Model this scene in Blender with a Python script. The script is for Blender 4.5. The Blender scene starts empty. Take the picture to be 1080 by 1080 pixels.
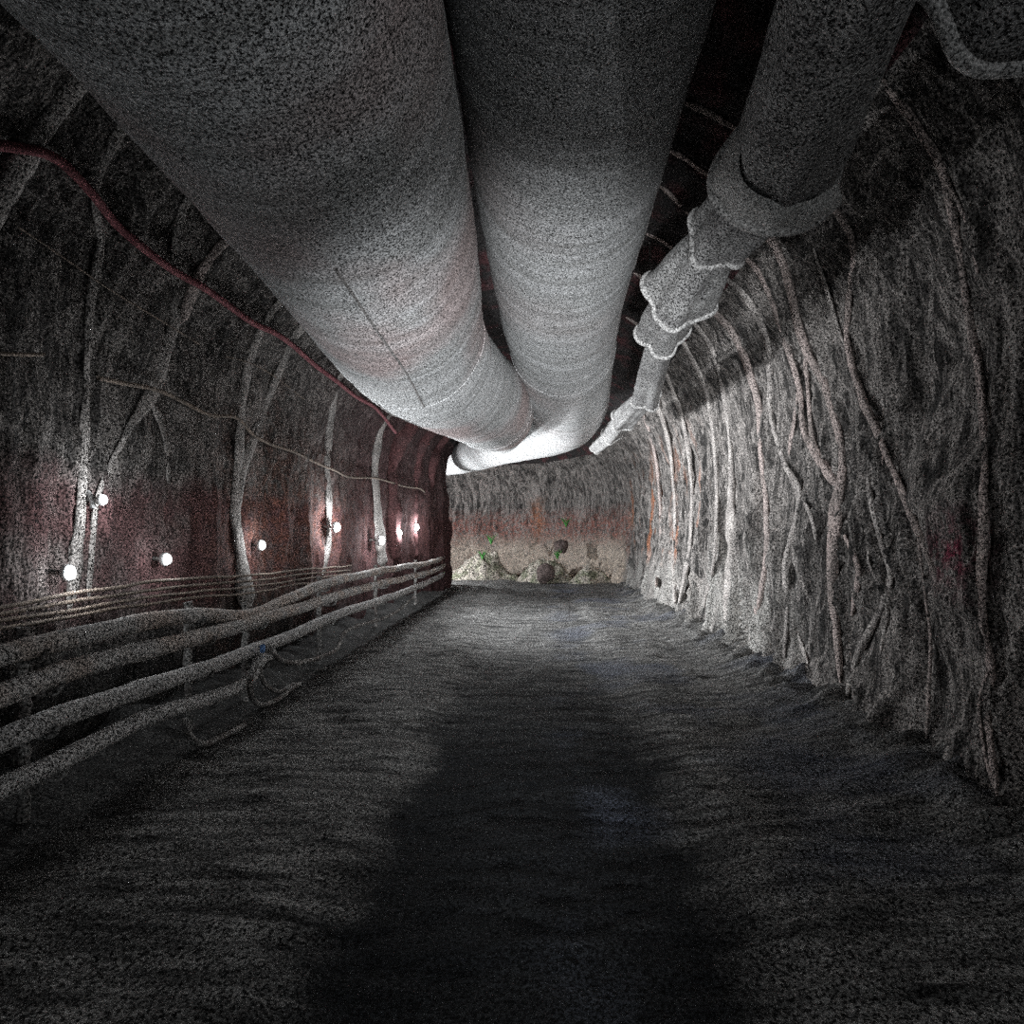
import bpy, math, random
import numpy as np
from mathutils import Vector

random.seed(7)
SC = bpy.context.scene
COL = SC.collection
H = 1.5                      # eye height of the photograph
F = 640.0                    # focal length in pixels of a 1080 frame
VX, VY = 570.0, 565.0        # where the straight tunnel vanishes

# ------------------------------------------------------------------ noise
def _h(ix, iy, iz):
    n = (ix * 374761393 + iy * 668265263 + iz * 2147483647) & 0xFFFFFFFF
    n = ((n ^ (n >> 13)) * 1274126177) & 0xFFFFFFFF
    n = ((n ^ (n >> 16)) * 2246822519) & 0xFFFFFFFF
    return ((n ^ (n >> 15)) & 0xFFFF) / 65535.0

def vn(x, y, z=0.0):
    x, y, z = np.broadcast_arrays(np.asarray(x, float), np.asarray(y, float), np.asarray(z, float))
    ix, iy, iz = (np.floor(v).astype(np.int64) for v in (x, y, z))
    fx, fy, fz = x - ix, y - iy, z - iz
    fx, fy, fz = (t * t * t * (t * (t * 6 - 15) + 10) for t in (fx, fy, fz))
    def L(a, b, t): return a + (b - a) * t
    r = [[L(_h(ix, iy + j, iz + k), _h(ix + 1, iy + j, iz + k), fx) for j in (0, 1)] for k in (0, 1)]
    return L(L(r[0][0], r[0][1], fy), L(r[1][0], r[1][1], fy), fz) * 2 - 1

def fbm(x, y, z=0.0, o=4, g=.5):
    t, a = 0, 1.0
    for i in range(o):
        t = t + a * vn(x * 2 ** i + 17.3 * i, y * 2 ** i + 5.1 * i, z * 2 ** i + 9.7 * i)
        a *= g
    return t

def sstep(a, b, x):
    t = np.clip((np.asarray(x, float) - a) / (b - a), 0, 1)
    return t * t * (3 - 2 * t)

# ------------------------------------------------------------------ tunnel profile
X0, A, B, ZS = -0.28, 3.05, 2.6, 2.5          # arch centre, half width, rise, springing height
TURN_Y, TURN_X = 18.0, -3.5                   # the passage turns left round this corner
_ph = np.linspace(0, math.pi, 801)
_ex, _ez = X0 - A * np.cos(_ph), ZS + B * np.sin(_ph)
_PX = np.concatenate([np.full(200, X0 - A), _ex, np.full(200, X0 + A)])
_PZ = np.concatenate([np.linspace(-.15, ZS, 200, endpoint=False), _ez, np.linspace(ZS, -.15, 201)[1:]])
_PH = np.concatenate([[0], np.cumsum(np.hypot(np.diff(_PX), np.diff(_PZ)))])
HT = _PH[-1]
_NX, _NZ = np.gradient(_PX), np.gradient(_PZ)
_nl = np.hypot(_NX, _NZ); _NX, _NZ = _NZ / _nl, -_NX / _nl        # points inwards

def prof(h):
    return (np.interp(h, _PH, _PX), np.interp(h, _PH, _PZ), np.interp(h, _PH, _NX), np.interp(h, _PH, _NZ))

def ridged(u, v, w=0.0):
    return 1 - np.abs(vn(u, v, w))

def disp(s, h):
    """how far the rough lining stands in from the ideal arch"""
    s, h = np.broadcast_arrays(np.asarray(s, float), np.asarray(h, float))
    side = sstep(HT * .40, HT * .60, h)                  # 0 left .. 1 right
    hr = HT - h                                            # height up the right wall
    warp = .32 * fbm(s * .9, h * .75, 3.1, 3) + .10 * vn(s * 3, h * 2.3, 8.8)
    u = s + warp
    lowr = 1 - sstep(0, 3.4, hr)
    r1 = ridged(u * 1.25, h * .22, 1.5) ** 5
    r2 = ridged(u * 3.1, h * .5 + 4, 2.5) ** 4
    r3 = ridged(u * 7.0, h * 1.1 + 9, 4.5) ** 3
    right = .13 * r1 + .085 * r2 + .032 * r3
    right = right * (.35 + .9 * (1 - sstep(.3, 5.2, hr))) + .16 * np.exp(-np.clip(hr - .15, 0, 9) / .35) * (.4 + r2)
    wl = .16 * fbm(s * .8, h * .5, 33.1, 3)
    l1 = ridged((s + wl) * 1.1, h * .18, 7.5) ** 4
    l2 = ridged((s + wl) * 3.4, h * .35, 6.5) ** 3
    l3 = ridged((s + wl * 2) * 8, h * .8, 5.5) ** 2
    left = .10 * l1 + .05 * l2 + .018 * l3
    corner = .47 * sstep(14.2, 16.4, s) * (1 - sstep(18.0, 20.0, s)) * (1 - sstep(2.6, 4.4, h))
    left = left + corner + .16 * sstep(10, 12, s) * (1 - sstep(18, 20, s)) * ridged(s * .62 + .3, h * .05, 9.9) ** 3 * (1 - sstep(3.6, 5.2, h))
    rough = .035 * fbm(s * 2.2, h * 2.2, 12.0, 4) + .012 * vn(s * 14, h * 9, 2)
    return left * (1 - side) + right * side + rough

def surf(s, h, extra=0.0):
    """world position on the lining at run s (metres along the tunnel) and girth h"""
    s, h = np.broadcast_arrays(np.asarray(s, float), np.asarray(h, float))
    px, pz, nx, nz = prof(h)
    d = disp(s, h) + extra
    x = px + nx * d; z = pz + nz * d
    R = x - TURN_X
    arc = 9.0
    th = np.clip((s - TURN_Y) / arc, 0, 1) * math.pi / 2
    ahead = np.clip(s - TURN_Y - arc, 0, None)
    X = np.where(s <= TURN_Y, x, TURN_X + R * np.cos(th) - ahead)
    Y = np.where(s <= TURN_Y, s, TURN_Y + R * np.sin(th))
    return X, Y, z

def on_wall(px, py, extra=0.0):
    """where the line of sight through a picture point meets the lining (straight reach)"""
    cx, cz = (px - VX) / F, (VY - py) / F
    d = 0.06
    for _ in range(5):
        lo, hi = 0.2, 60.0
        for _ in range(50):
            k = (lo + hi) / 2
            x, z = cx * k - X0, cz * k + H - ZS
            inside = (abs(x) < A - d) if z <= 0 else ((x / (A - d)) ** 2 + (z / (B - d)) ** 2 < 1)
            lo, hi = (k, hi) if inside else (lo, k)
        x, z = cx * k, cz * k + H
        j = np.argmin((_PX - x) ** 2 + (_PZ - z) ** 2)
        h = _PH[j]
        q = np.array([-.08, -.04, 0, .04, .08])
        d = .5 * (float(np.max(disp(k + q, h))) + float(np.mean(disp(k + q, h))))
    nx, nz = _NX[j], _NZ[j]
    return Vector((x + nx * extra, k, z + nz * extra)), Vector((nx, 0, nz)), k

def on_plane(px, py, x):
    k = x * F / (px - VX)
    return Vector((x, k, H + (VY - py) / F * k))

def at_depth(px, py, y):
    return Vector(((px - VX) / F * y, y, H + (VY - py) / F * y))

# ------------------------------------------------------------------ materials
class NT:
    def __init__(self, name):
        self.m = bpy.data.materials.new(name); self.m.use_nodes = True
        self.t = self.m.node_tree; self.t.nodes.clear()
        self.out = self.t.nodes.new('ShaderNodeOutputMaterial')
        self.tc = self.t.nodes.new('ShaderNodeTexCoord')
        self.pos = self.tc.outputs['Object']
    def put(self, sock, v):
        if isinstance(v, bpy.types.NodeSocket): self.t.links.new(v, sock)
        elif isinstance(v, (tuple, list)) and sock.type == 'RGBA': sock.default_value = tuple(v)[:3] + (1,)
        else: sock.default_value = v
    def math(self, op, a, b=0.0, clamp=False):
        n = self.t.nodes.new('ShaderNodeMath'); n.operation = op; n.use_clamp = clamp
        self.put(n.inputs[0], a); self.put(n.inputs[1], b); return n.outputs[0]
    def noise(self, scale, detail=2.0, rough=.5, vec=None, dist=0.0):
        n = self.t.nodes.new('ShaderNodeTexNoise')
        n.inputs['Scale'].default_value = scale; n.inputs['Detail'].default_value = detail
        n.inputs['Roughness'].default_value = rough; n.inputs['Distortion'].default_value = dist
        self.t.links.new(vec or self.pos, n.inputs['Vector']); return n.outputs[0]
    def scaled(self, v):
        n = self.t.nodes.new('ShaderNodeVectorMath'); n.operation = 'MULTIPLY'
        self.t.links.new(self.pos, n.inputs[0]); n.inputs[1].default_value = v; return n.outputs[0]
    def rng(self, v, a, b, c=0.0, d=1.0, smooth=False):
        n = self.t.nodes.new('ShaderNodeMapRange'); n.clamp = True
        if smooth: n.interpolation_type = 'SMOOTHSTEP'
        for s, x in zip(n.inputs[:5], (v, a, b, c, d)): self.put(s, x)
        return n.outputs[0]
    def mix(self, f, a, b, mode='MIX'):
        n = self.t.nodes.new('ShaderNodeMix'); n.data_type = 'RGBA'; n.blend_type = mode
        self.put(n.inputs[0], f); self.put(n.inputs[6], a); self.put(n.inputs[7], b); return n.outputs[2]
    def axes(self):
        n = self.t.nodes.new('ShaderNodeSeparateXYZ'); self.t.links.new(self.pos, n.inputs[0]); return n.outputs
    def scale_col(self, col, v):
        n = self.t.nodes.new('ShaderNodeVectorMath'); n.operation = 'SCALE'
        self.put(n.inputs[0], col); self.put(n.inputs['Scale'], v); return n.outputs[0]
    def finish(self, col, rough=.9, height=None, bump=.4, dist=.02, metal=0.0):
        p = self.t.nodes.new('ShaderNodeBsdfPrincipled')
        self.put(p.inputs['Base Color'], col); self.put(p.inputs['Roughness'], rough)
        p.inputs['Metallic'].default_value = metal
        p.inputs['Specular IOR Level'].default_value = .25
        if height is not None:
            b = self.t.nodes.new('ShaderNodeBump'); b.inputs['Strength'].default_value = bump
            b.inputs['Distance'].default_value = dist
            self.t.links.new(height, b.inputs['Height']); self.t.links.new(b.outputs[0], p.inputs['Normal'])
        self.t.links.new(p.outputs[0], self.out.inputs['Surface']); return self.m

def grain(nt, fine, contrast=1.0, det=3):
    """dust grains: black and white specks over the whole surface"""
    g = nt.math('ADD', nt.math('MULTIPLY', nt.noise(fine, 1, .9), .5), nt.math('MULTIPLY', nt.noise(fine * 2.7, 2, 1.0), .5))
    return nt.rng(g, .5 - .07 / contrast, .5 + .10 / contrast, .0, 2.2)

def dusty(name, col, fine=60, contrast=1.0, tint=None, tscale=3, rough=.92, bump=.5, dist=.01, stretch=None):
    nt = NT(name)
    c = nt.mix(nt.rng(nt.noise(tscale, 3), .42, .62), col, tint or col)
    g = grain(nt, fine, contrast)
    h = nt.noise(fine * .4, 4, .7, nt.scaled(stretch) if stretch else None)
    return nt.finish(nt.scale_col(c, g), rough, h, bump, dist)

def box_mask(nt, ax, lims, soft=.3, wob=None):
    """1 inside a region of the place, with ragged edges"""
    f = None
    for i, (lo, hi) in lims.items():
        v = ax[i]
        if wob is not None: v = nt.math('ADD', v, wob)
        if lo is not None:
            q = nt.rng(v, lo - soft, lo + soft); f = q if f is None else nt.math('MULTIPLY', f, q)
        if hi is not None:
            q = nt.rng(v, hi - soft, hi + soft, 1, 0); f = q if f is None else nt.math('MULTIPLY', f, q)
    return f

def lining(name, side):
    nt = NT(name); ax = nt.axes()
    wob = nt.math('MULTIPLY', nt.math('SUBTRACT', nt.noise(1.3, 4, .6), .5), 1.6)
    streak = nt.noise(2.0, 4, .6, nt.scaled((1.0, 1.0, .18)))
    patch = nt.noise(9, 3, .7)
    def veins(sc, st, lo, hi, d):
        v = nt.noise(sc, 3, .55, nt.scaled(st), d)
        return nt.rng(nt.math('ABSOLUTE', nt.math('SUBTRACT', v, .5)), lo, hi, 1, 0)
    col = nt.mix(nt.rng(streak, .38, .62), (.052, .049, .047), (.098, .091, .086))
    if side != 'roof':
        k = 1.0 if side == 'right' else .65
        v1 = veins(1.5, (1.0, 1.0, .22), .004, .035, .6)
        v2 = veins(3.6, (1.0, 1.0, .20), .004, .05, .8)
        v3 = veins(8.0, (1.0, 1.0, .22), .01, .08, .6)
        vv = nt.math('MAXIMUM', nt.math('MAXIMUM', v1, nt.math('MULTIPLY', v2, .9)), nt.math('MULTIPLY', v3, .5))
        far = .8
        col = nt.mix(nt.math('MULTIPLY', nt.math('MULTIPLY', vv, k), far), col, (.54, .495, .465))
    if side == 'left':
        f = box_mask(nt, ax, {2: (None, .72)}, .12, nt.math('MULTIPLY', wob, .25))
        col = nt.mix(nt.math('MULTIPLY', f, .85), col, (.030, .029, .028))  # shade behind the cable rack, painted into the foot of the wall
        f = box_mask(nt, ax, {2: (.85, 1.95)}, .12, nt.math('MULTIPLY', wob, .35))
        f = nt.math('MULTIPLY', f, nt.rng(nt.noise(1.7, 3, .6), .34, .60, .3, 1))
        col = nt.mix(f, col, (.155, .085, .084))
        f = nt.math('MULTIPLY', box_mask(nt, ax, {1: (6.2, None), 2: (.8, 2.4)}, .9, wob), nt.rng(patch, .38, .6))
        col = nt.mix(nt.math('MULTIPLY', f, .65), col, (.27, .10, .062))
        f = box_mask(nt, ax, {1: (9.5, None)}, 2.0, wob)
        col = nt.mix(nt.math('MULTIPLY', f, .8), col, (.085, .040, .042))
    elif side == 'right':
        f = box_mask(nt, ax, {1: (18.5, None), 2: (None, 1.35)}, .35, nt.math('MULTIPLY', wob, .5))
        col = nt.mix(nt.math('MULTIPLY', f, nt.rng(patch, .35, .6, .3, 1)), col, (.85, .72, .60))
        f = box_mask(nt, ax, {1: (18.0, None), 2: (1.3, 2.3)}, .3, nt.math('MULTIPLY', wob, .3))
        col = nt.mix(nt.math('MULTIPLY', nt.math('MULTIPLY', f, .8), nt.rng(patch, .40, .62)), col, (.46, .19, .15))
        f = box_mask(nt, ax, {0: (-.28, .05), 1: (20, None), 2: (1.5, 2.8)}, .25, nt.math('MULTIPLY', wob, .5))
        col = nt.mix(nt.math('MULTIPLY', nt.math('MULTIPLY', f, .9), nt.rng(patch, .36, .58)), col, (.62, .24, .11))
        f = box_mask(nt, ax, {1: (10, 18), 2: (.9, 3.0)}, .6, wob)
        f = nt.math('MULTIPLY', f, nt.rng(streak, .52, .62, 0, .7))
        col = nt.mix(f, col, (.55, .20, .09))
        f = box_mask(nt, ax, {1: (3.6, 3.95), 2: (1.2, 1.6)}, .16, nt.math('MULTIPLY', wob, .2))
        col = nt.mix(nt.math('MULTIPLY', f, nt.rng(patch, .4, .6)), col, (.26, .03, .07))
        f = box_mask(nt, ax, {1: (6.5, 18), 2: (None, .95)}, .4, wob)
        col = nt.mix(nt.math('MULTIPLY', f, nt.rng(streak, .38, .6)), col, (.52, .50, .47))
    else:
        col = nt.mix(nt.rng(nt.noise(2.5, 4), .5, .66), (.06, .055, .055), (.14, .062, .066))
    g = grain(nt, 58, 1.1, 3)
    hgt = nt.math('ADD', nt.noise(9, 5, .65, nt.scaled((1.6, 1.6, .35))), nt.math('MULTIPLY', nt.noise(45, 3), .3))
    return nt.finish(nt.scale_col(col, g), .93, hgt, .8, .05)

def floor_mat():
    nt = NT('rippled_floor_dust'); ax = nt.axes()
    wob = nt.math('MULTIPLY', nt.math('SUBTRACT', nt.noise(1.6, 5, .65), .5), .75)
    x = nt.math('ADD', ax[0], wob)
    lay = nt.noise(4, 5, .65, nt.scaled((.5, 2.6, 1)))
    col = nt.mix(nt.rng(lay, .36, .64), (.075, .073, .071), (.40, .39, .375))
    rack_shade = nt.math('MULTIPLY', nt.rng(x, -2.5, -2.15, 1, 0), nt.rng(ax[1], 15, 18, 1, 0))  # shade under the cable rack, painted dark into the floor
    col = nt.mix(nt.math('MULTIPLY', rack_shade, .85), col, (.035, .034, .033))
    shadow = nt.math('MULTIPLY', nt.rng(x, -.98, -.72), nt.rng(x, .62, 1.02, 1, 0))  # shadow down the middle, painted into the floor colour
    shadow_fade = nt.rng(ax[1], 4.2, 8.5, .95, .2)  # the painted shadow thins out towards the far end
    col = nt.mix(nt.math('MULTIPLY', shadow, shadow_fade), col, (.016, .018, .021))
    blue = nt.math('MULTIPLY', nt.rng(nt.noise(.8, 3), .5, .62), nt.rng(x, 0, .5))
    col = nt.mix(nt.math('MULTIPLY', blue, .5), col, (.16, .18, .24))
    g = grain(nt, 62, 1.1, 3)
    hgt = nt.math('ADD', nt.noise(7, 6, .7, nt.scaled((.6, 2.2, 1))), nt.math('MULTIPLY', nt.noise(30, 4, .7), .4))
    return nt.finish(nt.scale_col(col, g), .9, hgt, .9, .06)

def duct_mat(name, pink):
    nt = NT(name); ax = nt.axes()
    rings = nt.noise(3.2, 4, .6, nt.scaled((.25, 4.5, .25)))
    col = nt.mix(nt.rng(rings, .34, .62), (.52, .52, .51), (.80, .80, .80))
    col = nt.mix(nt.math('MULTIPLY', nt.rng(nt.noise(.9, 3), .5, .66), pink), col, (.62, .44, .42))
    g = grain(nt, 105, 1.1, 3)
    hgt = nt.math('ADD', rings, nt.math('MULTIPLY', nt.noise(40, 3), .2))
    return nt.finish(nt.scale_col(col, g), .75, hgt, .28, .02)

def lamp_glass(name, col, strength):
    m = bpy.data.materials.new(name); m.use_nodes = True
    p = m.node_tree.nodes['Principled BSDF']
    p.inputs['Base Color'].default_value = (.9, .9, .9, 1)
    p.inputs['Emission Color'].default_value = col + (1,)
    p.inputs['Emission Strength'].default_value = strength
    return m

M = dict(
    left=lining('stained_rock_left', 'left'), right=lining('ropy_rock_right', 'right'), roof=lining('dark_roof_rock', 'roof'),
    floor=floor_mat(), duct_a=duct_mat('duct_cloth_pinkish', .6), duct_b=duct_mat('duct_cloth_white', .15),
    seam=dusty('duct_seam_cloth', (.36, .34, .33), 90),
    sleeve=dusty('sleeve_cloth', (.44, .43, .42), 80, 1.2, (.32, .31, .305), 4),
    lip=dusty('sleeve_hem_cloth', (.72, .70, .68), 80, .7),
    flap=dusty('torn_flap_cloth', (.90, .88, .85), 120, .85),
    cable=dusty('dusty_cable_sheath', (.56, .545, .53), 70, 1.1, (.44, .43, .42), 5, bump=.8),
    cable_rust=dusty('rusty_cable_sheath', (.56, .54, .52), 70, 1.1, (.50, .42, .37), 3, bump=.8),
    rib=dusty('pale_crust', (.64, .59, .555), 60, 1.1, (.40, .365, .345), 3, stretch=(1, 1, .3)),
    rib_left=dusty('grey_left_crust', (.50, .465, .44), 60, 1.1, (.30, .28, .265), 3, stretch=(1, 1, .3)),
    rib_pink=dusty('pinkish_crust', (.62, .515, .48), 60, 1.1, (.42, .36, .335), 3, stretch=(1, 1, .3)),
    rib_red=dusty('dark_red_crust', (.16, .075, .075), 60, 1.0, (.12, .065, .065), 3, stretch=(1, 1, .3)),
    hose=dusty('red_hose_rubber', (.42, .17, .185), 90, .7, (.30, .11, .125), 6),
    brown=dusty('brown_cable_sheath', (.36, .29, .24), 90, .7, (.25, .21, .18), 6),
    metal=dusty('dusty_bracket_steel', (.40, .39, .375), 60, .9, (.22, .20, .19), 6),
    blue=dusty('blue_tag_paint', (.18, .32, .62), 90, .5),
    housing=dusty('lamp_housing_enamel', (.75, .75, .74), 80, .4),
    rubble=dusty('pale_rubble', (.66, .60, .52), 22, 1.2, (.30, .31, .22), 3),
    stone=dusty('dark_stone', (.20, .155, .145), 30, .9),
    glass=lamp_glass('lit_lamp_glass', (.86, .95, 1.0), 30),
    glass_dim=lamp_glass('lit_lamp_glass_soft', (.86, .95, 1.0), 16),
)
def leafy():
    nt = NT('green_moss')
    return nt.finish(nt.scale_col((.12, .40, .10), grain(nt, 60, .8)), .9)
M['green'] = leafy()

# ------------------------------------------------------------------ objects
def mesh_obj(name, verts, faces, mat, parent=None, smooth=True):
    me = bpy.data.meshes.new(name)
    me.from_pydata([tuple(v) for v in verts], [], faces); me.update()
    if smooth: me.polygons.foreach_set('use_smooth', [True] * len(me.polygons))
    me.materials.append(mat)
    o = bpy.data.objects.new(name, me); COL.objects.link(o)
    if parent is not None:
        o.parent = parent
        o.matrix_parent_inverse = parent.matrix_basis.inverted()
    return o

def tag(o, label, cat, group=None, kind=None):
    if label: o['label'] = label
    if cat: o['category'] = cat
    if group: o['group'] = group
    if kind: o['kind'] = kind
    return o

def thing(name, loc, label, cat, group=None):
    e = bpy.data.objects.new(name, None); COL.objects.link(e); e.location = loc
    e.empty_display_size = .1
    return tag(e, label, cat, group)

def grid_faces(nu, nv, wrap_v=False):
    f = []
    for i in range(nu - 1):
        for j in range(nv if wrap_v else nv - 1):
            k = (j + 1) % nv
            f.append((i * nv + j, (i + 1) * nv + j, (i + 1) * nv + k, i * nv + k))
    return f

def spline(pts, step=.05):
    """Catmull-Rom through points given as Vectors of any length"""
    P = [np.array(p, float) for p in pts]
    P = [2 * P[0] - P[1]] + P + [2 * P[-1] - P[-2]]
    out = []
    for i in range(1, len(P) - 2):
        n = max(2, int(np.linalg.norm((P[i + 1] - P[i])[:3]) / step))
        for t in np.linspace(0, 1, n, endpoint=False):
            a, b, c, d = P[i - 1:i + 3]
            out.append(.5 * (2 * b + (c - a) * t + (2 * a - 5 * b + 4 * c - d) * t * t + (3 * b - a - 3 * c + d) * t ** 3))
    out.append(P[-2])
    return np.array(out)

def tube(path, rad, nv=14, shape=None, flat=None, cap=True):
    """sweep a ring along a path; rad per point; flat = (normals, squash) to flatten against a wall"""
    path = np.asarray(path, float); n = len(path)
    rad = np.broadcast_to(np.asarray(rad, float), (n,))
    T = np.gradient(path, axis=0); T /= np.linalg.norm(T, axis=1)[:, None]
    up = np.array((0, 0, 1.0))
    ang = np.linspace(0, 2 * math.pi, nv, endpoint=False)
    V = []
    N = None
    for i in range(n):
        if flat is not None:
            N = np.array(flat[0][i], float); sq = flat[1]
        else:
            if N is None:
                N = up if abs(T[i] @ up) < .9 else np.array((1.0, 0, 0))
            sq = 1
        N = N - T[i] * (N @ T[i]); N /= np.linalg.norm(N)
        Bn = np.cross(T[i], N)
        for a in ang:
            r = rad[i] * (1 if shape is None else shape(i, a))
            V.append(path[i] + Bn * math.sin(a) * r + N * math.cos(a) * r * sq)
    fc = grid_faces(n, nv, True)
    if cap:
        fc.append(tuple(range(nv))[::-1]); fc.append(tuple(range((n - 1) * nv, n * nv)))
    return V, fc

def box(c, d, bev=.0):
    x, y, z = (v / 2 for v in d)
    b = min(bev, x * .8, y * .8, z * .8)
    if b <= 0:
        V = [(c[0] + i * x, c[1] + j * y, c[2] + k * z) for i in (-1, 1) for j in (-1, 1) for k in (-1, 1)]
        return V, [(0, 1, 3, 2), (4, 6, 7, 5), (0, 4, 5, 1), (2, 3, 7, 6), (0, 2, 6, 4), (1, 5, 7, 3)]
    pts = []
    def ring(zz, ins):
        xx, yy = x - ins, y - ins
        r = []
        for sx, sy, a0 in ((1, 1, 0), (-1, 1, 90), (-1, -1, 180), (1, -1, 270)):
            for q in (0, 45, 90):
                a = math.radians(a0 + q)
                r.append((c[0] + sx * (xx - b) + b * math.cos(a), c[1] + sy * (yy - b) + b * math.sin(a), c[2] + zz))
        return r
    V = ring(-z, b * .6) + ring(-z + b * .6, 0) + ring(z - b * .6, 0) + ring(z, b * .6)
    fc = grid_faces(4, 12, True) + [tuple(range(12))[::-1], tuple(range(36, 48))]
    return V, fc

def join(parts):
    V, Fc = [], []
    for v, f in parts:
        o = len(V); V += [tuple(p) for p in v]; Fc += [tuple(i + o for i in q) for q in f]
    return V, Fc

# ------------------------------------------------------------------ the setting
s_run = np.concatenate([np.arange(-3.0, 2.0, .06), np.arange(2.0, 18.0, .035), np.arange(18.0, 33.01, .06)])
def shell(name, h0, h1, dh, mat):
    hh = np.linspace(h0, h1, int((h1 - h0) / dh) + 1)
    S, Hh = np.meshgrid(s_run, hh, indexing='ij')
    X, Y, Z = surf(S, Hh)
    V = np.stack([X, Y, Z], -1).reshape(-1, 3)
    o = mesh_obj(name, V, [q[::-1] for q in grid_faces(len(s_run), len(hh))], mat)
    return tag(o, None, None, None, 'structure')
HL, HR = 4.55, HT - 4.55
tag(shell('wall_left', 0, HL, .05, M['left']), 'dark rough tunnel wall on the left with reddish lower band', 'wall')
tag(shell('wall_right', HR, HT, .04, M['right']), 'ropy grey tunnel wall on the right curving round the far bend', 'wall')
tag(shell('ceiling', HL, HR, .06, M['roof']), 'dark arched tunnel roof above the ducts', 'ceiling')

def floor_z(x, y):
    x = np.asarray(x, float); y = np.asarray(y, float)
    w = .5 * fbm(x * .8, y * .8, 2.2, 3)
    lay = .016 * ridged(x * .9 + w, y * 2.6 + 2.0 * w, 1.0) ** 2 + .022 * ridged(x * 1.8 + w, y * 5.5 + 3 * w, 3.0) ** 2
    tr = sstep(-1.15, -.75, x) * (1 - sstep(.7, 1.1, x))
    z = lay * (1 - .45 * tr) - .05 * tr + .014 * fbm(x * 2, y * 2.3, 9.0, 4) + .008 * ridged(x * 3 + w, y * 13 + 6 * w, 2.7) ** 2 + .006 * vn(x * 16, y * 20, 4)
    st = 1 - sstep(16.5, 18.5, y)
    berm = (1 - sstep(-3.25, -2.45, x)) * st * .4
    z = z + berm * (.26 + .30 * fbm(x * 1.6, y * 1.7, 5.5, 4) + .07 * ridged(y * 3.3 + .3 * w, x * .8, 7.7) ** 2)
    rb = sstep(1.75, 2.75, x) * (1 - sstep(17, 20, y))
    z = z + rb * (.10 + .10 * np.abs(fbm(x * 3, y * 2.8, 6.5, 4)) + .10 * ridged(x * 1.5, y * 3.2, 11.0) ** 3)
    return z - .05
xs = np.concatenate([np.arange(-10.4, -3.6, .12), np.arange(-3.6, 3.01, .045)])
ys = np.concatenate([np.arange(-3, 1.5, .07), np.arange(1.5, 16, .035), np.arange(16, 24.6, .05)])
GX, GY = np.meshgrid(xs, ys, indexing='ij')
GZ = floor_z(GX, GY)
nv = len(ys)
ff = [q for q in grid_faces(len(xs), nv) if not (xs[q[0] // nv] < -3.6 and ys[q[0] % nv] < 17.5)]
used = np.zeros(len(xs) * nv, bool); used[np.array(ff).ravel()] = True
re = np.cumsum(used) - 1
V = np.stack([GX, GY, GZ], -1).reshape(-1, 3)[used]
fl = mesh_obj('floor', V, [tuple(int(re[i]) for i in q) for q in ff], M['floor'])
tag(fl, 'rippled dusty tunnel floor with dark shadow painted down the middle', 'floor', None, 'structure')

# ------------------------------------------------------------------ big ventilation ducts
def duct(name, label, ctrl, mat, seams, wr=.008, cuffs=(), ends=None):
    """ctrl rows: x, y, z, radius (z above the floor)"""
    P = spline([Vector(c) for c in ctrl], .05)
    path, rad = P[:, :3], P[:, 3].copy()
    L = np.concatenate([[0], np.cumsum(np.linalg.norm(np.diff(path, axis=0), axis=1))])
    rad = rad * (1 + wr * 1.3 * vn(L * 1.7, 3.3) + wr * vn(L * 6, 8.1) + wr * .5 * vn(L * 17, 1.7))
    root = thing(name, path[len(path) // 2], label, 'air duct', 'big ventilation ducts under the roof')
    def shape(i, a):
        return 1 + .012 * float(vn(math.cos(a) * 2.2 + 5, math.sin(a) * 2.2, L[i] * 1.1)) + .02 * max(0, -math.cos(a)) ** 2
    Vv, Fc = tube(path, rad, 72, shape, cap=False)
    mesh_obj('duct_sleeve', Vv, Fc, mat, root)
    for y0, y1, a, r in seams:                       # stitched seams running lengthwise
        idx = [i for i in range(len(path)) if y0 <= path[i][1] <= y1]
        Tn = np.gradient(path, axis=0)
        q = []
        for i in idx:
            t = Tn[i] / np.linalg.norm(Tn[i])
            n = np.array((0, 0, 1.0)); n -= t * (n @ t); n /= np.linalg.norm(n)
            b = np.cross(t, n)
            aa = a + .05 * math.sin(L[i] * 1.5)
            q.append(path[i] + (b * math.sin(aa) + n * math.cos(aa)) * rad[i] * shape(i, aa))
        v, f = tube(q, r, 8); mesh_obj('seam', v, f, M['seam'], root)
    for yy, r, k in cuffs:                           # sewn joint collars
        i = int(np.argmin(np.abs(path[:, 1] - yy)))
        t = path[i + 1] - path[i - 1]; t /= np.linalg.norm(t)
        n = np.array((0, 0, 1.0)); n -= t * (n @ t); n /= np.linalg.norm(n)
        b = np.cross(t, n)
        ring = [path[i] + (b * math.sin(a) + n * math.cos(a)) * rad[i] * shape(i, a) for a in np.linspace(0, 2 * math.pi, 73)]
        v, f = tube(ring, r, 8, cap=False); mesh_obj('joint_collar', v, f, M[k], root)
    return root
duct('ventilation_duct', 'pinkish grey cloth duct with downward elbow, nearest the left wall',
     [(-.96, -2.8, 3.36, .615), (-.955, 0, 3.34, .615), (-.955, 2.0, 3.31, .625), (-1.01, 3.6, 3.24, .625), (-1.07, 4.75, 3.16, .615),
      (-1.03, 5.3, 3.10, .59), (-.93, 5.9, 3.08, .56), (-.80, 6.8, 3.12, .555), (-.68, 7.7, 3.17, .56),
      (-.64, 8.3, 3.22, .55), (-.66, 9.6, 3.35, .50), (-.70, 11.0, 3.5, .45), (-.74, 12.5, 3.55, .40)],
     M['duct_a'], [(2.6, 5.0, math.radians(170), .008), (5.0, 7.9, math.radians(208), .010)], .008,
     [(5.0, .005, 'duct_a'), (7.75, .006, 'duct_a')])
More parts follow.
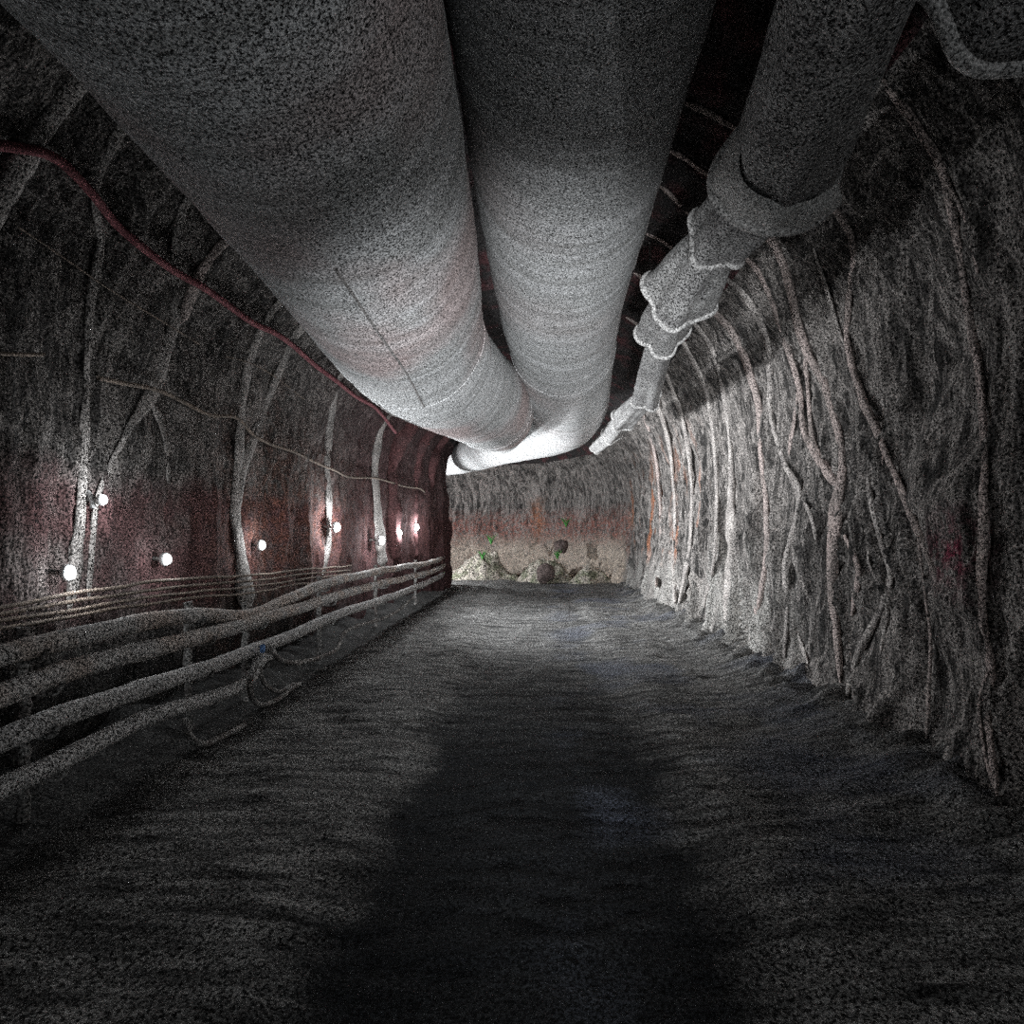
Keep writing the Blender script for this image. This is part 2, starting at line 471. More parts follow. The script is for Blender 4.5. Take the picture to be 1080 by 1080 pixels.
duct('ventilation_duct', 'white cloth duct with cuffed lower end, beside the drooping sleeve',
     [(.16, -2.8, 4.06, .60), (.17, 0, 4.02, .60), (.17, 2.6, 3.93, .60), (.18, 5.4, 3.78, .60), (.28, 7.3, 3.66, .60), (.40, 8.9, 3.55, .60),
      (.44, 9.6, 3.53, .58), (.36, 10.3, 3.51, .57), (.0, 11.3, 3.52, .55), (-.75, 12.8, 3.55, .52), (-1.5, 15.0, 3.64, .50), (-2.0, 17.5, 3.86, .48), (-2.7, 19.6, 3.98, .48), (-4.5, 21.0, 4.0, .48), (-6.5, 21.3, 4.0, .48)],
     M['duct_b'], [(.5, 8.9, math.radians(115), .007)], .008,
     [(8.55, .006, 'duct_b'), (6.9, .004, 'duct_b')])

# ------------------------------------------------------------------ drooping sleeve of gathered cloth, right of the ducts
def bell(root, p0, p1, r0, r1, seed, fold=.10, lobes=5, lip=.02, mat='sleeve', lipname='hem'):
    p0, p1 = np.array(p0, float), np.array(p1, float)
    d = p1 - p0; Ln = np.linalg.norm(d); d /= Ln
    n = np.array((0, 0, 1.0)); n -= d * (n @ d); n /= np.linalg.norm(n); b = np.cross(d, n)
    nu, nvv = 40, 72
    V = []
    def R(u, a):
        base = r0 + (r1 - r0) * (u ** 1.6)
        base *= 1 + .10 * math.sin(math.pi * min(1, u * 1.1))
        f = fold * (.35 + .65 * u) * math.sin(lobes * a + seed + 1.4 * u) + .05 * float(vn(math.cos(a) * 2 + seed, math.sin(a) * 2, u * 5))
        f += .03 * math.sin((2 * lobes + 1) * a + 3 * seed)
        return base * (1 + f)
    def pt(u, a, k=1.0, du=0.0):
        r = R(min(u, 1), a) * k
        w = .10 * r1 * math.sin(lobes * a + seed * 2) * u
        return p0 + d * (Ln * u + w + du) + (b * math.sin(a) + n * math.cos(a)) * r
    ang = np.linspace(0, 2 * math.pi, nvv, endpoint=False)
    for u in np.linspace(0, 1, nu):
        for a in ang: V.append(pt(u, a))
    for q in np.linspace(0, 1, 10)[1:]:              # the cloth turns in at the mouth
        for a in ang: V.append(pt(1, a, 1 - .55 * q ** 1.3, -.22 * r1 * q - .3 * r1 * q * q))
    sec = mesh_obj('sleeve_section', V, grid_faces(nu + 9, nvv, True), M[mat], root)
    ring = [pt(1, a) for a in np.linspace(0, 2 * math.pi, nvv + 1)]
    v, f = tube(ring, lip, 8, cap=False)
    mesh_obj(lipname, v, f, M['lip'], sec)
    return sec

NODES = [  # px, py, depth, of the far mouth of each gathered section, then radii (narrow, mouth)
    (950, -160, 1.5, .12, .17), (822, 180, 3.05, .165, .275), (757, 252, 3.75, .15, .185), (716, 312, 4.45, .13, .25),
    (699, 350, 5.2, .14, .20), (682, 418, 6.9, .11, .155), (657, 443, 8.4, .10, .15), (645, 458, 9.6, .11, .14), (629, 472, 11.2, .12, .10)]
sl = thing('fabric_sleeve', at_depth(716, 305, 4.4), 'string of gathered pale cloth bells hanging right of the white duct', 'air sleeve')
for i in range(1, len(NODES)):
    p0 = at_depth(*NODES[i - 1][:3]); p1 = at_depth(*NODES[i][:3])
    d = (p1 - p0)
    bell(sl, p0 - d * .12, p1, NODES[i][3], NODES[i][4], i * 1.7, .16 if i > 1 else .07, 4 if i > 1 else 3, .020 + .008 * (i == 1))
# torn flap at the big mouth: a curl standing out on the left side
def sheet(A_, B_, bulge, name, mat, hem):
    a_, b_ = spline([at_depth(*p) for p in A_], .02), spline([at_depth(*p) for p in B_], .02)
    n = 70
    def res(c):
        t = np.linspace(0, len(c) - 1, n); return np.stack([np.interp(t, range(len(c)), c[:, k]) for k in range(3)], 1)
    a_, b_ = res(a_), res(b_)
    V = []
    for side_ in (0, .012):
        for i in range(n):
            for u in np.linspace(0, 1, 9):
                p = b_[i] * (1 - u) + a_[i] * u
                V.append(p + np.array((0, -1.0, -.5)) * (bulge * math.sin(math.pi * u) * (1 + .3 * math.sin(i * .35)) + side_) + np.array((.006, 0, .01)) * math.sin(i * .55) * u)
    o2 = n * 9
    g1 = grid_faces(n, 9); fc = g1 + [tuple(i + o2 for i in q[::-1]) for q in g1]
    o = mesh_obj(name, V, fc, M[mat], sl)
    v, f = tube(a_, hem * np.sin(np.linspace(.3, math.pi - .3, n)) + .004, 10); mesh_obj('hem', v, f, M['lip'], o)
sheet([(796, 118, 2.75), (772, 146, 2.86), (753, 178, 2.95), (752, 204, 3.0), (769, 226, 3.02), (812, 243, 3.03), (852, 239, 3.03), (886, 214, 3.05)],
      [(806, 108, 2.72), (790, 138, 2.74), (779, 166, 2.76), (782, 188, 2.78), (797, 204, 2.82), (826, 214, 2.86), (854, 211, 2.88), (880, 194, 2.95)], .035, 'torn_flap', 'flap', .024)
hang = sl
for k in (5,):
    p = at_depth(*NODES[k][:3]) + Vector((0, -.2, NODES[k][4] * .8))
    top = 2.5 + B * math.sqrt(max(0, 1 - ((p.x - X0) / A) ** 2)) - .02
    v, f = tube([p, Vector((p.x, p.y, top))], .012, 8); mesh_obj('hanging_strap', v, f, M['seam'], sl)

s2 = thing('fabric_sleeve', (1.55, .9, 3.55), 'broad grey cloth bell with pale rolled hem at upper right corner', 'air sleeve')
bell(s2, (1.70, -.6, 3.68), (1.64, 2.05, 3.69), .40, .58, .6, .03, 4, .030)
v, f = tube([(1.7, .8, 4.05), (1.7, .8, 4.55)], .014, 8); mesh_obj('hanging_strap', v, f, M['seam'], s2)

# ------------------------------------------------------------------ crusted ribs running over the lining
def rib(name, pts, width, mat, label, group, lift=.0, squash=.36, branches=()):
    if mat == 'rib_left': squash = .28
    """pts: picture points the rib passes; width in pixels"""
    def trace(pp, w):
        raw = []
        for p in pp:
            P, n, k = on_wall(p[0], p[1], lift)
            raw.append(tuple(P) + tuple(n) + ((p[2] if len(p) > 2 else w) * k / F / 2,))
        S = spline(raw, .04)
        for _ in range(2):
            S[1:-1] = (S[:-2] + S[1:-1] * 2 + S[2:]) / 4
        L = np.concatenate([[0], np.cumsum(np.linalg.norm(np.diff(S[:, :3], axis=0), axis=1))])
        sd = abs(hash((pp[0][0], pp[0][1]))) % 97
        wig = .022 * vn(L * 2.6, sd + .5) + .010 * vn(L * 7, sd + 8.5)
        S[:, 1] += wig
        r = 1.25 * S[:, 6] * (1 + .25 * vn(L * 1.9, sd + 3.3) + .12 * vn(L * 6, sd + 7.7))
        r = r * (1 + .22 * vn(L * 3.1, sd + 12.5))
        r = r * np.clip(np.minimum(L, L[-1] - L) / .15 + .35, 0, 1)
        return tube(S[:, :3], r, 12, lambda i, a: 1 + .15 * math.sin(5 * a + L[i] * 3) + .08 * math.sin(9 * a - L[i] * 7), (S[:, 3:6], squash))
    V, Fc = join([trace(pts, width)] + [trace(b, width * .55) for b in branches])
    o = mesh_obj(name, V, Fc, M[mat])
    return tag(o, label, 'rib', group)

GL, GR, GC = 'crusted ribs down the left wall', 'ropy ribs down the right wall', 'pinkish ribs across the roof'
rib('crusted_rib', [(150, -10), (115, 45), (85, 85), (50, 130), (15, 185), (-30, 260)], 24, 'rib_left', 'broad pale crusted rib crossing the upper left corner', GL)
rib('crusted_rib', [(150, 105, 9), (118, 155, 11), (100, 205, 9), (106, 250, 9), (98, 300, 9), (95, 350, 9), (92, 400, 8), (89, 450, 11), (86, 510, 14), (84, 560, 14), (78, 610, 12), (72, 645, 10)], 10, 'rib_left',
    'thin pale rib with the white hooked lamp on it', GL)
rib('crusted_rib', [(215, 180, 10), (192, 225, 9), (186, 280, 12), (188, 330, 14), (172, 385, 15), (160, 415, 17), (138, 450, 12), (118, 485, 8), (103, 525, 7), (97, 580, 6), (95, 630, 6)], 15, 'rib_left',
    'bent broad rib crossing behind the hooked lamp at its foot', GL, branches=[[(160, 425), (175, 460), (178, 510)]])
rib('crusted_rib', [(285, 215), (255, 240), (228, 265), (207, 295), (193, 340)], 11, 'rib_pink', 'short pinkish rib slanting up to the left duct', GL)
rib('crusted_rib', [(318, 298), (300, 315), (278, 345), (262, 385), (256, 430), (251, 490), (248, 540), (254, 590, 22), (262, 640, 26)], 13, 'rib_left', 'broad pale rib ending wide beside the cable bracket with blue tag', GL)
rib('crusted_rib', [(335, 330), (312, 352), (298, 385), (283, 420), (270, 455), (257, 495), (250, 540)], 12, 'rib_left', 'slanting pale rib that runs into the broad rib beside it', GL)
rib('crusted_rib', [(375, 372), (358, 400), (349, 440), (345, 490), (347, 530), (346, 575), (340, 606)], 12, 'rib_left', 'pale rib lit white by the lamp over the rusty cable stretch', GL)
rib('crusted_rib', [(420, 425, 8), (402, 455, 11), (396, 495, 15), (398, 540, 17), (402, 580, 22), (404, 598, 22)], 14, 'rib_left', 'thick pale rib widening to a lit foot, last before the dark red ribs', GL)
rib('crusted_rib', [(450, 432, 12), (425, 455, 14), (412, 490, 14), (413, 540, 13), (416, 590, 12)], 14, 'rib_red', 'dark red rib bulging out right behind the thick pale one', GL, .02, .9)
rib('crusted_rib', [(470, 440, 9), (447, 462, 10), (436, 495, 10), (433, 540, 9), (436, 590, 10)], 12, 'rib_red', 'dark red rib just before the end of the left wall', GL, .03, .9)
rib('crusted_rib', [(478, 452, 8), (462, 470, 9), (452, 500, 10), (449, 545, 10), (453, 592, 10)], 12, 'rib_red', 'dark red rib at the very corner of the left wall', GL, .03, .9)

rib('ropy_rib', [(930, 80), (962, 122), (985, 158), (998, 200), (1010, 265), (1022, 335), (1032, 400), (1037, 460), (1037, 525), (1034, 600), (1038, 660), (1045, 705), (1042, 760), (1052, 840)], 9, 'rib_pink',
    'long lone pinkish rib nearest the viewer on the right wall', GR, branches=[[(992, 180), (1012, 215), (1024, 240), (1030, 290)], [(1046, 700), (1032, 735), (1036, 790), (1052, 838)]])
rib('ropy_rib', [(862, 190), (882, 225), (900, 262), (896, 315), (894, 365), (908, 415), (928, 465), (952, 515), (968, 560), (983, 600), (1003, 650)], 8, 'rib_pink',
    'slanting rib starting under the big cloth mouth, ending below magenta stain', GR, branches=[[(968, 560), (975, 620), (980, 690), (978, 780)], [(908, 420), (928, 450), (930, 490)]])
rib('ropy_rib', [(806, 243), (826, 275), (838, 325), (850, 370), (866, 395), (880, 440), (888, 490), (881, 545, 20), (878, 600, 20), (882, 660, 14), (886, 720, 8)], 12, 'rib_pink',
    'thick rib swelling to a broad pale trunk at mid right wall', GR, branches=[[(850, 375), (852, 420), (858, 470), (880, 505)], [(888, 560), (905, 600), (898, 650)]])
rib('ropy_rib', [(780, 268), (803, 290), (818, 330), (832, 372), (842, 410), (848, 455), (868, 492), (884, 512)], 9, 'rib_pink', 'rib slanting from the sleeve into the broad trunk', GR, branches=[[(842, 410), (836, 450), (832, 480)]])
rib('ropy_rib', [(755, 285), (785, 312), (808, 355), (812, 395), (813, 440), (826, 485), (843, 520), (836, 560), (828, 595), (830, 645), (826, 700)], 9, 'rib', 'rib kinking out and back before splitting at its foot', GR,
    branches=[[(830, 640), (842, 670), (852, 700)], [(843, 520), (855, 545), (862, 575)]])
rib('ropy_rib', [(742, 318), (772, 350), (790, 390), (800, 430), (803, 480), (808, 530), (809, 580), (801, 630), (791, 680)], 10, 'rib_pink', 'smooth bowed pinkish rib with an orange streak beside its foot', GR)
rib('ropy_rib', [(728, 335), (752, 370), (765, 425), (771, 480), (771, 540, 14), (772, 600, 22), (766, 660, 18)], 8, 'rib', 'rib with the brightest pale foot on the right wall', GR)
rib('ropy_rib', [(716, 352), (740, 400), (752, 450), (756, 520), (753, 590), (742, 640)], 7, 'rib', 'thin rib left of the one with the brightest foot', GR)
rib('ropy_rib', [(702, 392), (722, 450), (730, 520), (727, 580), (716, 636)], 8, 'rib', 'rib with a curved foot above the far floor edge', GR)
rib('ropy_rib', [(690, 415), (705, 465), (712, 530), (711, 590), (712, 636)], 8, 'rib', 'straight far rib just before the wall bends', GR)
rib('ropy_rib', [(915, 500), (920, 540), (932, 580), (940, 610), (925, 650), (905, 690), (892, 738)], 7, 'rib', 'crooked rib zigzagging down right of the broad trunk', GR, branches=[[(926, 560), (915, 590), (935, 640), (928, 690)]])
rib('ropy_rib', [(676, 430), (690, 475), (697, 540), (694, 600), (692, 618)], 7, 'rib_pink', 'farthest pinkish rib on the right wall', GR)
rib('ropy_rib', [(828, 190), (850, 240), (870, 300), (884, 350), (893, 372)], 4, 'rib', 'thin strand joining the slanting rib from above', GR)

for i, (pp, lb) in enumerate([
    ([(722, 108), (750, 120), (782, 142)], 'nearest pinkish roof rib seen between duct and sleeve'),
    ([(704, 160), (728, 172), (756, 192)], 'second pinkish roof rib from the viewer between duct and sleeve'),
    ([(694, 196), (714, 212), (740, 236)], 'third pinkish roof rib from the viewer between duct and sleeve'),
    ([(680, 246), (700, 255), (728, 276)], 'fourth pinkish roof rib from the viewer between duct and sleeve'),
    ([(668, 288), (686, 298), (708, 316)], 'fifth pinkish roof rib from the viewer between duct and sleeve'),
    ([(660, 335), (676, 345), (694, 360)], 'sixth pinkish roof rib from the viewer between duct and sleeve')]):
    rib('roof_rib', pp, 7 - i * .4, 'rib_pink', lb, GC)

# ------------------------------------------------------------------ hoses and wires on the left wall
def wall_line(name, pts, r, mat, label, cat, lift=.05, group=None):
    raw = [tuple(on_wall(p[0], p[1], lift)[0]) for p in pts]
    S = spline(raw, .05)
    for _ in range(3): S[1:-1] = (S[:-2] + S[1:-1] * 2 + S[2:]) / 4
    v, f = tube(S, r, 10)
    return tag(mesh_obj(name, v, f, M[mat]), label, cat, group)
wall_line('red_hose', [(-40, 146), (0, 149), (30, 154), (52, 160), (75, 183), (95, 205), (115, 232), (150, 262), (185, 287), (205, 297), (232, 316), (262, 338), (285, 348), (305, 362), (330, 384), (352, 400), (372, 416), (395, 430), (415, 455)],
          .030, 'hose', 'dark red hose sagging along the upper left wall', 'hose')
wall_line('brown_cable', [(97, 398), (125, 404), (158, 410), (185, 422), (215, 437), (245, 440), (262, 458), (285, 470), (305, 476), (330, 488), (350, 496), (365, 503), (392, 504), (405, 507), (425, 513), (440, 515), (447, 520)],
          .018, 'brown', 'thin brown cable draped across the left ribs at mid height', 'cable')
wall_line('brown_cable', [(-30, 372), (0, 373), (20, 374), (38, 373)], .012, 'brown', 'short brown cable end at the left picture edge', 'cable')
for pp, lb in (([(15, 238), (60, 268), (115, 306), (165, 336), (207, 362)], 'thin ochre wire slanting below the red hose, nearer one'),
               ([(235, 375), (262, 382), (290, 398), (318, 420)], 'thin ochre wire between the red hose and the brown cable')):
    wall_line('ochre_wire', pp, .006, 'brown', lb, 'wire', .03)

# ------------------------------------------------------------------ thick cables on brackets along the left
XR = -2.6
GCB = 'thick cables on the left rack'
CABLES = [
    ([(-60, 703), (0, 690), (70, 673), (150, 656), (210, 648), (262, 648), (300, 633), (340, 617), (390, 604), (440, 596), (462, 591)], 0.059, 'cable_rust', 'topmost thick cable on the left rack, rust stained midway', -2.66),
    ([(-60, 752), (0, 733), (60, 713), (130, 692), (200, 673), (255, 659), (300, 645), (350, 631), (400, 616), (440, 607), (465, 599)], 0.061, 'cable_rust', 'second thick cable from the top of the left rack', -2.58),
    ([(-60, 803), (0, 780), (60, 756), (130, 733), (200, 710), (258, 690), (292, 677), (340, 655), (375, 641), (420, 627), (462, 609)], 0.061, 'cable', 'third thick cable from the top, passing the blue tag', -2.60),
    ([(-60, 862), (0, 831), (60, 806), (120, 775), (170, 752), (220, 736), (250, 725), (264, 712), (272, 698), (285, 690)], 0.056, 'cable', 'lowest thick cable, bending up to the bracket with blue tag', -2.56),
]
for pts, r, mt, lb, xr in CABLES:
    P = [on_plane(a, b, xr) for a, b in pts]
    if pts[-1][0] > 400:
        z = P[-1].z
        P += [Vector((-2.85, 17.6, z + .02)), Vector((-3.25, 18.7, z)), Vector((-4.6, 19.3, z))]
    S = spline([tuple(p) for p in P], .05)
    L = np.concatenate([[0], np.cumsum(np.linalg.norm(np.diff(S, axis=0), axis=1))])
    S[:, 2] += .012 * vn(L * 1.3, r * 900 + xr * 50); S[:, 0] += .02 * vn(L * 1.1, xr * 77)
    rr = r * (1 + .06 * vn(L * 3, 5.5) + .04 * vn(L * 12, 2.2))
    v, f = tube(S, rr, 16, lambda i, a: 1 + .04 * float(vn(a * 2, L[i] * 5)))
    tag(mesh_obj('thick_cable', v, f, M[mt]), lb, 'cable', GCB)
THIN = [
    ([(283, 683), (295, 696), (315, 699), (340, 692), (356, 684), (362, 668), (378, 660), (402, 653), (420, 644), (436, 630)], .026, 'thin slack cable drooping from the blue tag bracket towards the far brackets', -2.5),
    ([(270, 700), (262, 722), (268, 740), (288, 749), (316, 752)], .024, 'loose cable end curling down onto the floor under the blue tag', -2.45),
    ([(274, 702), (276, 718), (288, 728), (310, 734)], .020, 'small loose cable end curling behind the larger one under the blue tag', -2.5),
    ([(196, 758), (194, 772), (208, 784), (232, 790), (258, 787)], .024, 'loose cable end hooked on the floor below the lowest thick cable', -2.4),
]
for pts, r, lb, xr in THIN:
    S = spline([tuple(on_plane(a, b, xr)) for a, b in pts], .03)
    S[:, 2] = np.maximum(S[:, 2], floor_z(S[:, 0], S[:, 1]) + r * .9)
    for _ in range(14): S[1:-1] = (S[:-2] + S[1:-1] * 2 + S[2:]) / 4
    v, f = tube(S, r, 10)
    tag(mesh_obj('slack_cable', v, f, M['metal']), lb, 'cable')
for k, (ya, yb, yc) in enumerate([(640, 618, 606), (648, 626, 612), (655, 634, 618), (662, 641, 624)]):
    S = spline([tuple(on_plane(a, b, -3.12)) for a, b in ((-60, ya + 7), (0, ya), (60, (ya + yb) / 2 + 1), (130, yb), (200, (yb + yc) / 2 - 1), (270, yc), (320, yc - 5 - k), (370, yc - 9 - 2 * k))], .05)
    S[:, 2] += .01 * vn(np.arange(len(S)) * .12, k * 3.3)
    v, f = tube(S, .014, 8)
    tag(mesh_obj('thin_wall_cable', v, f, M['brown']),
        ['topmost thin brown line on the wall behind the thick cables', 'second thin brown line down on the wall behind the thick cables', 'third thin brown line down on the wall behind the thick cables', 'lowest thin brown line on the wall, just above the thick cables'][k],
        'cable', 'thin lines on the wall behind the rack')

GB = 'cable brackets along the left'
def interp_cable(c, y):
    pts, xr = c[0], c[4]
    P = [on_plane(a, b, xr) for a, b in pts]
    Y = [p.y for p in P]
    return float(np.interp(y, Y, [p.z for p in P]))
for px, lb in ((48, 'cable bracket nearest the left picture edge'), (215, 'cable bracket between the near one and the blue tagged one'), (272, 'cable bracket with a small blue tag'),
               (347, 'cable bracket where the slack cable climbs'), (404, 'cable bracket under the thick pale rib'), (444, 'farthest cable bracket near the corner')):
    y = XR * F / (px - VX)
    x = -2.72
    zt = interp_cable(CABLES[0], y) + .10
    z0 = float(floor_z(x, y)) - .04
    root = thing('cable_bracket', (x, y, z0), lb, 'bracket', GB)
    w = .05
    path = [(x + .01 * math.sin(k * 2.1 + px), y + .008 * math.sin(k * 1.7), z) for k, z in enumerate(np.linspace(z0, zt, 14))]
    v, f = tube(path, w * .55, 10, lambda i, a: 1 + .18 * math.sin(2 * a + i) + .1 * math.sin(5 * a + 2 * i)); mesh_obj('post', v, f, M['metal'], root)
    for c in CABLES[:4 if px < 280 else 3]:
        zc = interp_cable(c, y) - c[1]
        hk = spline([(x, y, zc - .01), (c[4] - .03, y, zc - .022), (c[4] + .04, y, zc - .012), (c[4] + .075, y, zc + .045)], .012)
        v, f = tube(hk, .014, 8); mesh_obj('hook', v, f, M['metal'], root)
    if px == 272:
        p = on_plane(277, 684, -2.50)
        v, f = box(p, (.03, .06, .075), .01); o = mesh_obj('tag', v, f, M['blue'], root); o['label'] = 'blue tag'

# ------------------------------------------------------------------ lamps on the left wall
COOL = (.93, .97, 1.0)
def lamp(px, py, watts, label, size=1.0, depth=None, off=.10, glass='glass', x=None, world=None, face=(1, 0, 0), rad=.05, aim=None, cone=125, halo=30):
    if world is not None:
        c = Vector(world); n = Vector(face)
    else:
        c, n, k = on_wall(px, py, off); n = Vector((1, 0, 0))
    root = thing('wall_lamp', c, label, 'lamp', 'lamps along the left wall')  # also makes the added fill lights behind the viewer
    t = Vector((-n.y, n.x, 0))
    def P(u, v, w): return c + n * u + t * v + Vector((0, 0, w))
    def ringed(prof_, mat, name, el=1.35, label=None):
        V = []
        for u, r in prof_:
            for a in np.linspace(0, 2 * math.pi, 24, endpoint=False):
                V.append(P(u * size, math.cos(a) * r * size, math.sin(a) * r * size * el))
        fc = grid_faces(len(prof_), 24, True)
        fc = [q for q in fc] + [tuple(range(24))[::-1], tuple(range((len(prof_) - 1) * 24, len(prof_) * 24))]
        return mesh_obj(name, V, fc, mat, root)
    ringed([(-.055, .040), (-.05, .062), (-.02, .070), (.0, .070), (.008, .062)], M['housing'], 'housing')
    ringed([(.008, .056), (.03, .052), (.05, .036), (.058, .012)], M[glass], 'glass')
    for a in (-.03, .03):                      # wire guard over the glass
        v, f = tube(spline([tuple(P(.0, a * size, -.085 * size)), tuple(P(.05 * size, a * size, -.06 * size)), tuple(P(.07 * size, a * size, 0)), tuple(P(.05 * size, a * size, .06 * size)), tuple(P(.0, a * size, .085 * size))], .015), .0035, 6)
        mesh_obj('guard_wire', v, f, M['metal'], root)
    v, f = tube([tuple(P(-.26, 0, .02)), tuple(P(-.05 * size, 0, 0))], .018, 8); mesh_obj('bracket', v, f, M['metal'], root)
    if watts:
        ld = bpy.data.lights.new('lamp_light', 'SPOT' if aim else 'POINT'); ld.energy = watts; ld.color = COOL; ld.shadow_soft_size = rad
        lo = bpy.data.objects.new('lamp_light', ld); COL.objects.link(lo)
        if aim:
            ld.spot_size = math.radians(cone); ld.spot_blend = 1.0
            hd = bpy.data.lights.new('glow_light', 'POINT'); hd.energy = halo; hd.color = COOL; hd.shadow_soft_size = .05
            ho = bpy.data.objects.new('glow_light', hd); COL.objects.link(ho); ho.parent = root; ho.location = n * (.058 * size + .062) + Vector((0, -.02, 0))
            lo.rotation_euler = Vector(aim).to_track_quat('-Z', 'Y').to_euler()
        lo.parent = root; lo.location = n * (.058 * size + rad + (.012 if aim else .07))
    return root
lamp(56, 604, 3, 'low round lamp nearest the viewer, just above the thin wall lines', .6, glass='glass')
lamp(162, 590, 160, 'low lamp in the middle of the reddish wall stretch', .6, glass='glass_dim', aim=(2.2, .6, 1.5), cone=80, halo=2.5)
lamp(266, 575, 330, 'low lamp right of the broad rib, over the rack', .65, glass='glass', aim=(3.2, 1.0, 1.7), cone=75, halo=5)
lamp(343, 556, 560, 'white lamp on the rib above the rusty cable stretch', .9, off=.16, aim=(.9, .02, -.08), cone=100, rad=.14)
lamp(390, 570, 620, 'lamp at the lit foot of the thick pale rib', 1.1, off=.20, aim=(.9, -.15, .0), cone=112, rad=.14)
lamp(411, 562, 620, 'lamp between the two dark red ribs farther on', 1.1, off=.18, aim=(.9, -.2, .0), cone=112, rad=.14)
lamp(430, 556, 220, 'farthest lamp, close to the corner of the left wall', 1.2, off=.18, aim=(.8, .1, .1), cone=150, rad=.14)
hk = lamp(90, 527, 5, 'white hooked lamp at eye height on the thin rib', .45, off=.12)
c, n, k = on_wall(92, 527, .14)
v, f = tube(spline([tuple(at_depth(a, b, k - .02)) for a, b in ((80, 514), (84, 516), (92, 519), (97, 527), (98, 536))], .01), .018, 8)
mesh_obj('hook', v, f, M['housing'], hk)
# lamp round the bend, then unseen fill lights added behind the viewer
lamp(0, 0, 500, 'lamp round the bend on the inner wall', 1.3, world=(-4.6, 18.55, 2.0), face=(0, 1, 0))

rl = lamp(0, 0, 42, 'added fill light on the right wall behind the viewer', 1.0, world=(2.45, -1.4, 2.1), face=(-1, 0, 0), aim=(-.72, 1, -.13), cone=54, halo=20, rad=.06)  # unseen, added to lift the rack and left wall
wl = lamp(0, 0, 1900, 'added fill light low behind the viewer, turned up at the ducts', 1.5, world=(.05, -1.2, .45), face=(0, 1, 0), aim=(.0, 1, .228), cone=49, halo=0, rad=.1)  # unseen, added to brighten the undersides of the ducts

del rl['group'], wl['group']
for a_ in (0, 2.1, 4.2):
    v, f = tube([(.05, -1.22, .40), (.05 + .28 * math.cos(a_), -1.22 + .28 * math.sin(a_), -.03)], .014, 8)
    mesh_obj('added_light_leg', v, f, M['metal'], wl)

# ------------------------------------------------------------------ debris at the far wall
def heap(name, c, rx, ry, hz, mat, label, cat, seed):
    n, m = 40, 64
    V = []
    for i in range(n):
        r = i / (n - 1)
        for j in range(m):
            a = 2 * math.pi * j / m
            q = 1 + .22 * float(fbm(math.cos(a) * 1.6 + seed, math.sin(a) * 1.6, 1.0, 3))
            x, y = math.cos(a) * r * rx * q, math.sin(a) * r * ry * q
            z = hz * (1 - r ** 1.7) + hz * .38 * (1 - r * r) * float(fbm(x * 2.2 + seed, y * 2.2, seed, 4)) - .10 * r
            V.append((c[0] + x, c[1] + y, c[2] + z))
    return tag(mesh_obj(name, V, grid_faces(n, m, True), M[mat]), label, cat, 'debris heaps along the far wall')
a = at_depth(508, 600, 21.5); b = at_depth(578, 602, 21.0); c3 = at_depth(630, 604, 19.5)
hp = heap('rubble_heap', (a.x, a.y, 0), 1.25, .9, .85, 'rubble', 'pale rubble heap on the left at the far wall', 'heap', 2.1)
hp = heap('rubble_heap', (b.x, b.y, 0), .95, .8, .75, 'rubble', 'pale rubble heap in the middle at the far wall', 'heap', 5.7)
heap('rubble_heap', (1.55, 19.8, 0), .8, .6, .45, 'rubble', 'low rubble heap on the right at the far wall', 'heap', 9.2)
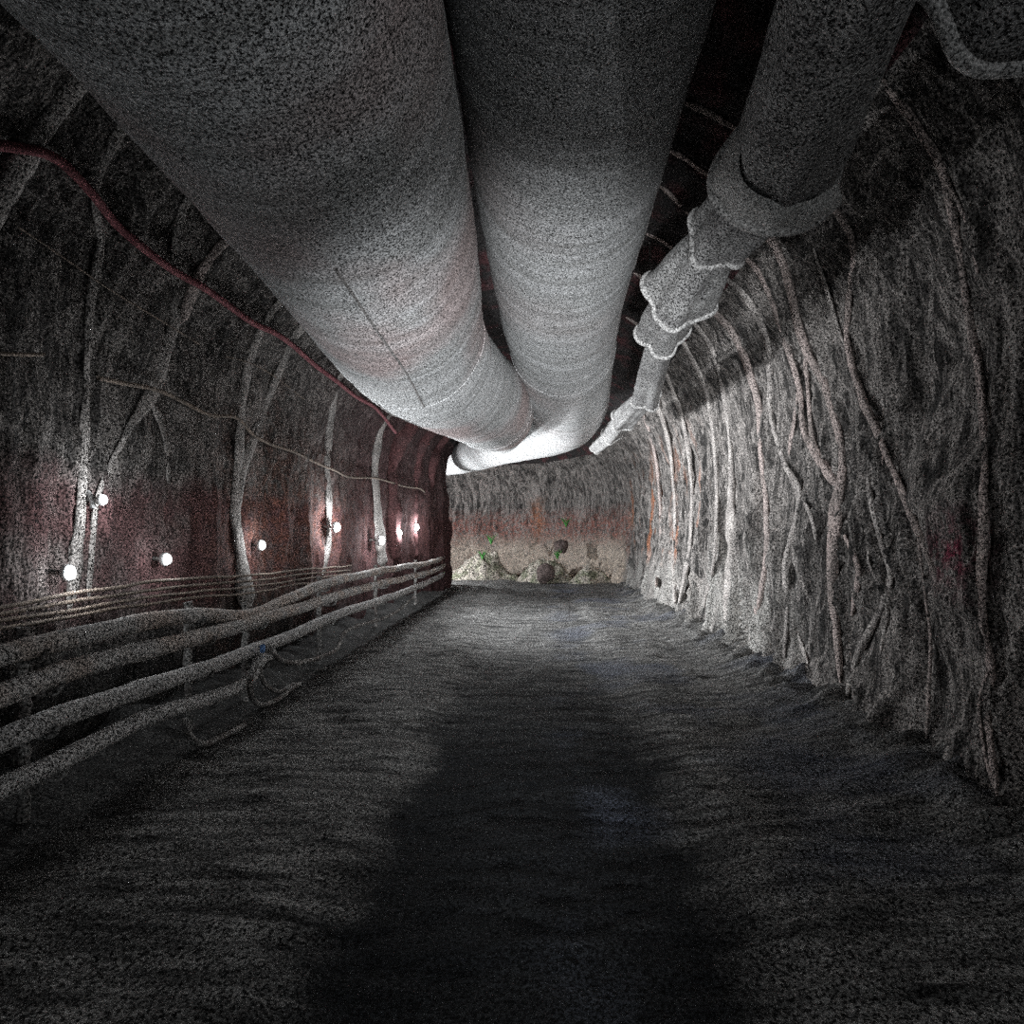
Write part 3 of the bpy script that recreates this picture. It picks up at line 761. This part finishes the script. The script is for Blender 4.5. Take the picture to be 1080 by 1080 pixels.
def boulder(p, r, label, seed):
    V = []
    for i in range(17):
        th = math.pi * i / 16
        for j in range(28):
            ph = 2 * math.pi * j / 28
            d = np.array((math.sin(th) * math.cos(ph), math.sin(th) * math.sin(ph), math.cos(th)))
            V.append(np.array(p) + d * r * (1 + .28 * float(fbm(*(d * 1.3 + seed), 3))))
    return tag(mesh_obj('dark_boulder', V, grid_faces(17, 28, True), M['stone']), label, 'boulder')
p = at_depth(592, 577, 20.7); boulder(p, .25, 'dark boulder on top of the middle heap', 3.3)
p = at_depth(575, 596, 20.0); boulder((p.x, p.y, .25), .3, 'dark boulder at the foot of the middle heap', 8.3)
def tuft(p, n, r, label, seed):
    rn = random.Random(seed); parts = []
    for _ in range(n):
        a, l = rn.uniform(0, 6.28), rn.uniform(.5, 1) * r
        tip = Vector((p[0] + math.cos(a) * l * .6, p[1] + math.sin(a) * l * .6, p[2] + l))
        mid = (Vector(p) + tip) / 2 + Vector((0, 0, l * .2))
        parts.append(tube([tuple(p), tuple(mid), tuple(tip)], [.014, .011, .003], 6))
    V, Fc = join(parts)
    return tag(mesh_obj('green_tuft', V, Fc, M['green']), label, 'tuft', 'green tufts on the heaps')
for (px, py, y), lb, sd in (((509, 590, 20.9), 'green tuft low on the left heap', 1), ((518, 574, 21.1), 'green tuft near the top of the left heap', 2),
                            ((597, 556, 21.2), 'tall green tuft above the dark boulder', 3), ((588, 590, 20.2), 'green tuft low beside the middle heap', 4)):
    tuft(at_depth(px, py, y), 18, .36, lb, sd)

# ------------------------------------------------------------------ camera, world, view
cam = bpy.data.cameras.new('camera'); co = bpy.data.objects.new('camera', cam); COL.objects.link(co)
cam.sensor_width = 36; cam.lens = 36 * F / 1080
cam.shift_x = -(VX - 540) / 1080; cam.shift_y = (VY - 540) / 1080
co.location = (0, 0, H); co.rotation_euler = (math.radians(90), 0, 0)
cam.clip_start = .02
SC.camera = co
SC.cycles.use_denoising = False
SC.cycles.sample_clamp_indirect = 2.0
SC.cycles.diffuse_bounces = 2
w = bpy.data.worlds.new('dark'); SC.world = w; w.use_nodes = True
w.node_tree.nodes['Background'].inputs[0].default_value = (0, 0, 0, 1)
vs = SC.view_settings
vs.view_transform = 'Standard'; vs.look = 'None'; vs.gamma = 1; vs.use_curve_mapping = False
vs.exposure = 0.0
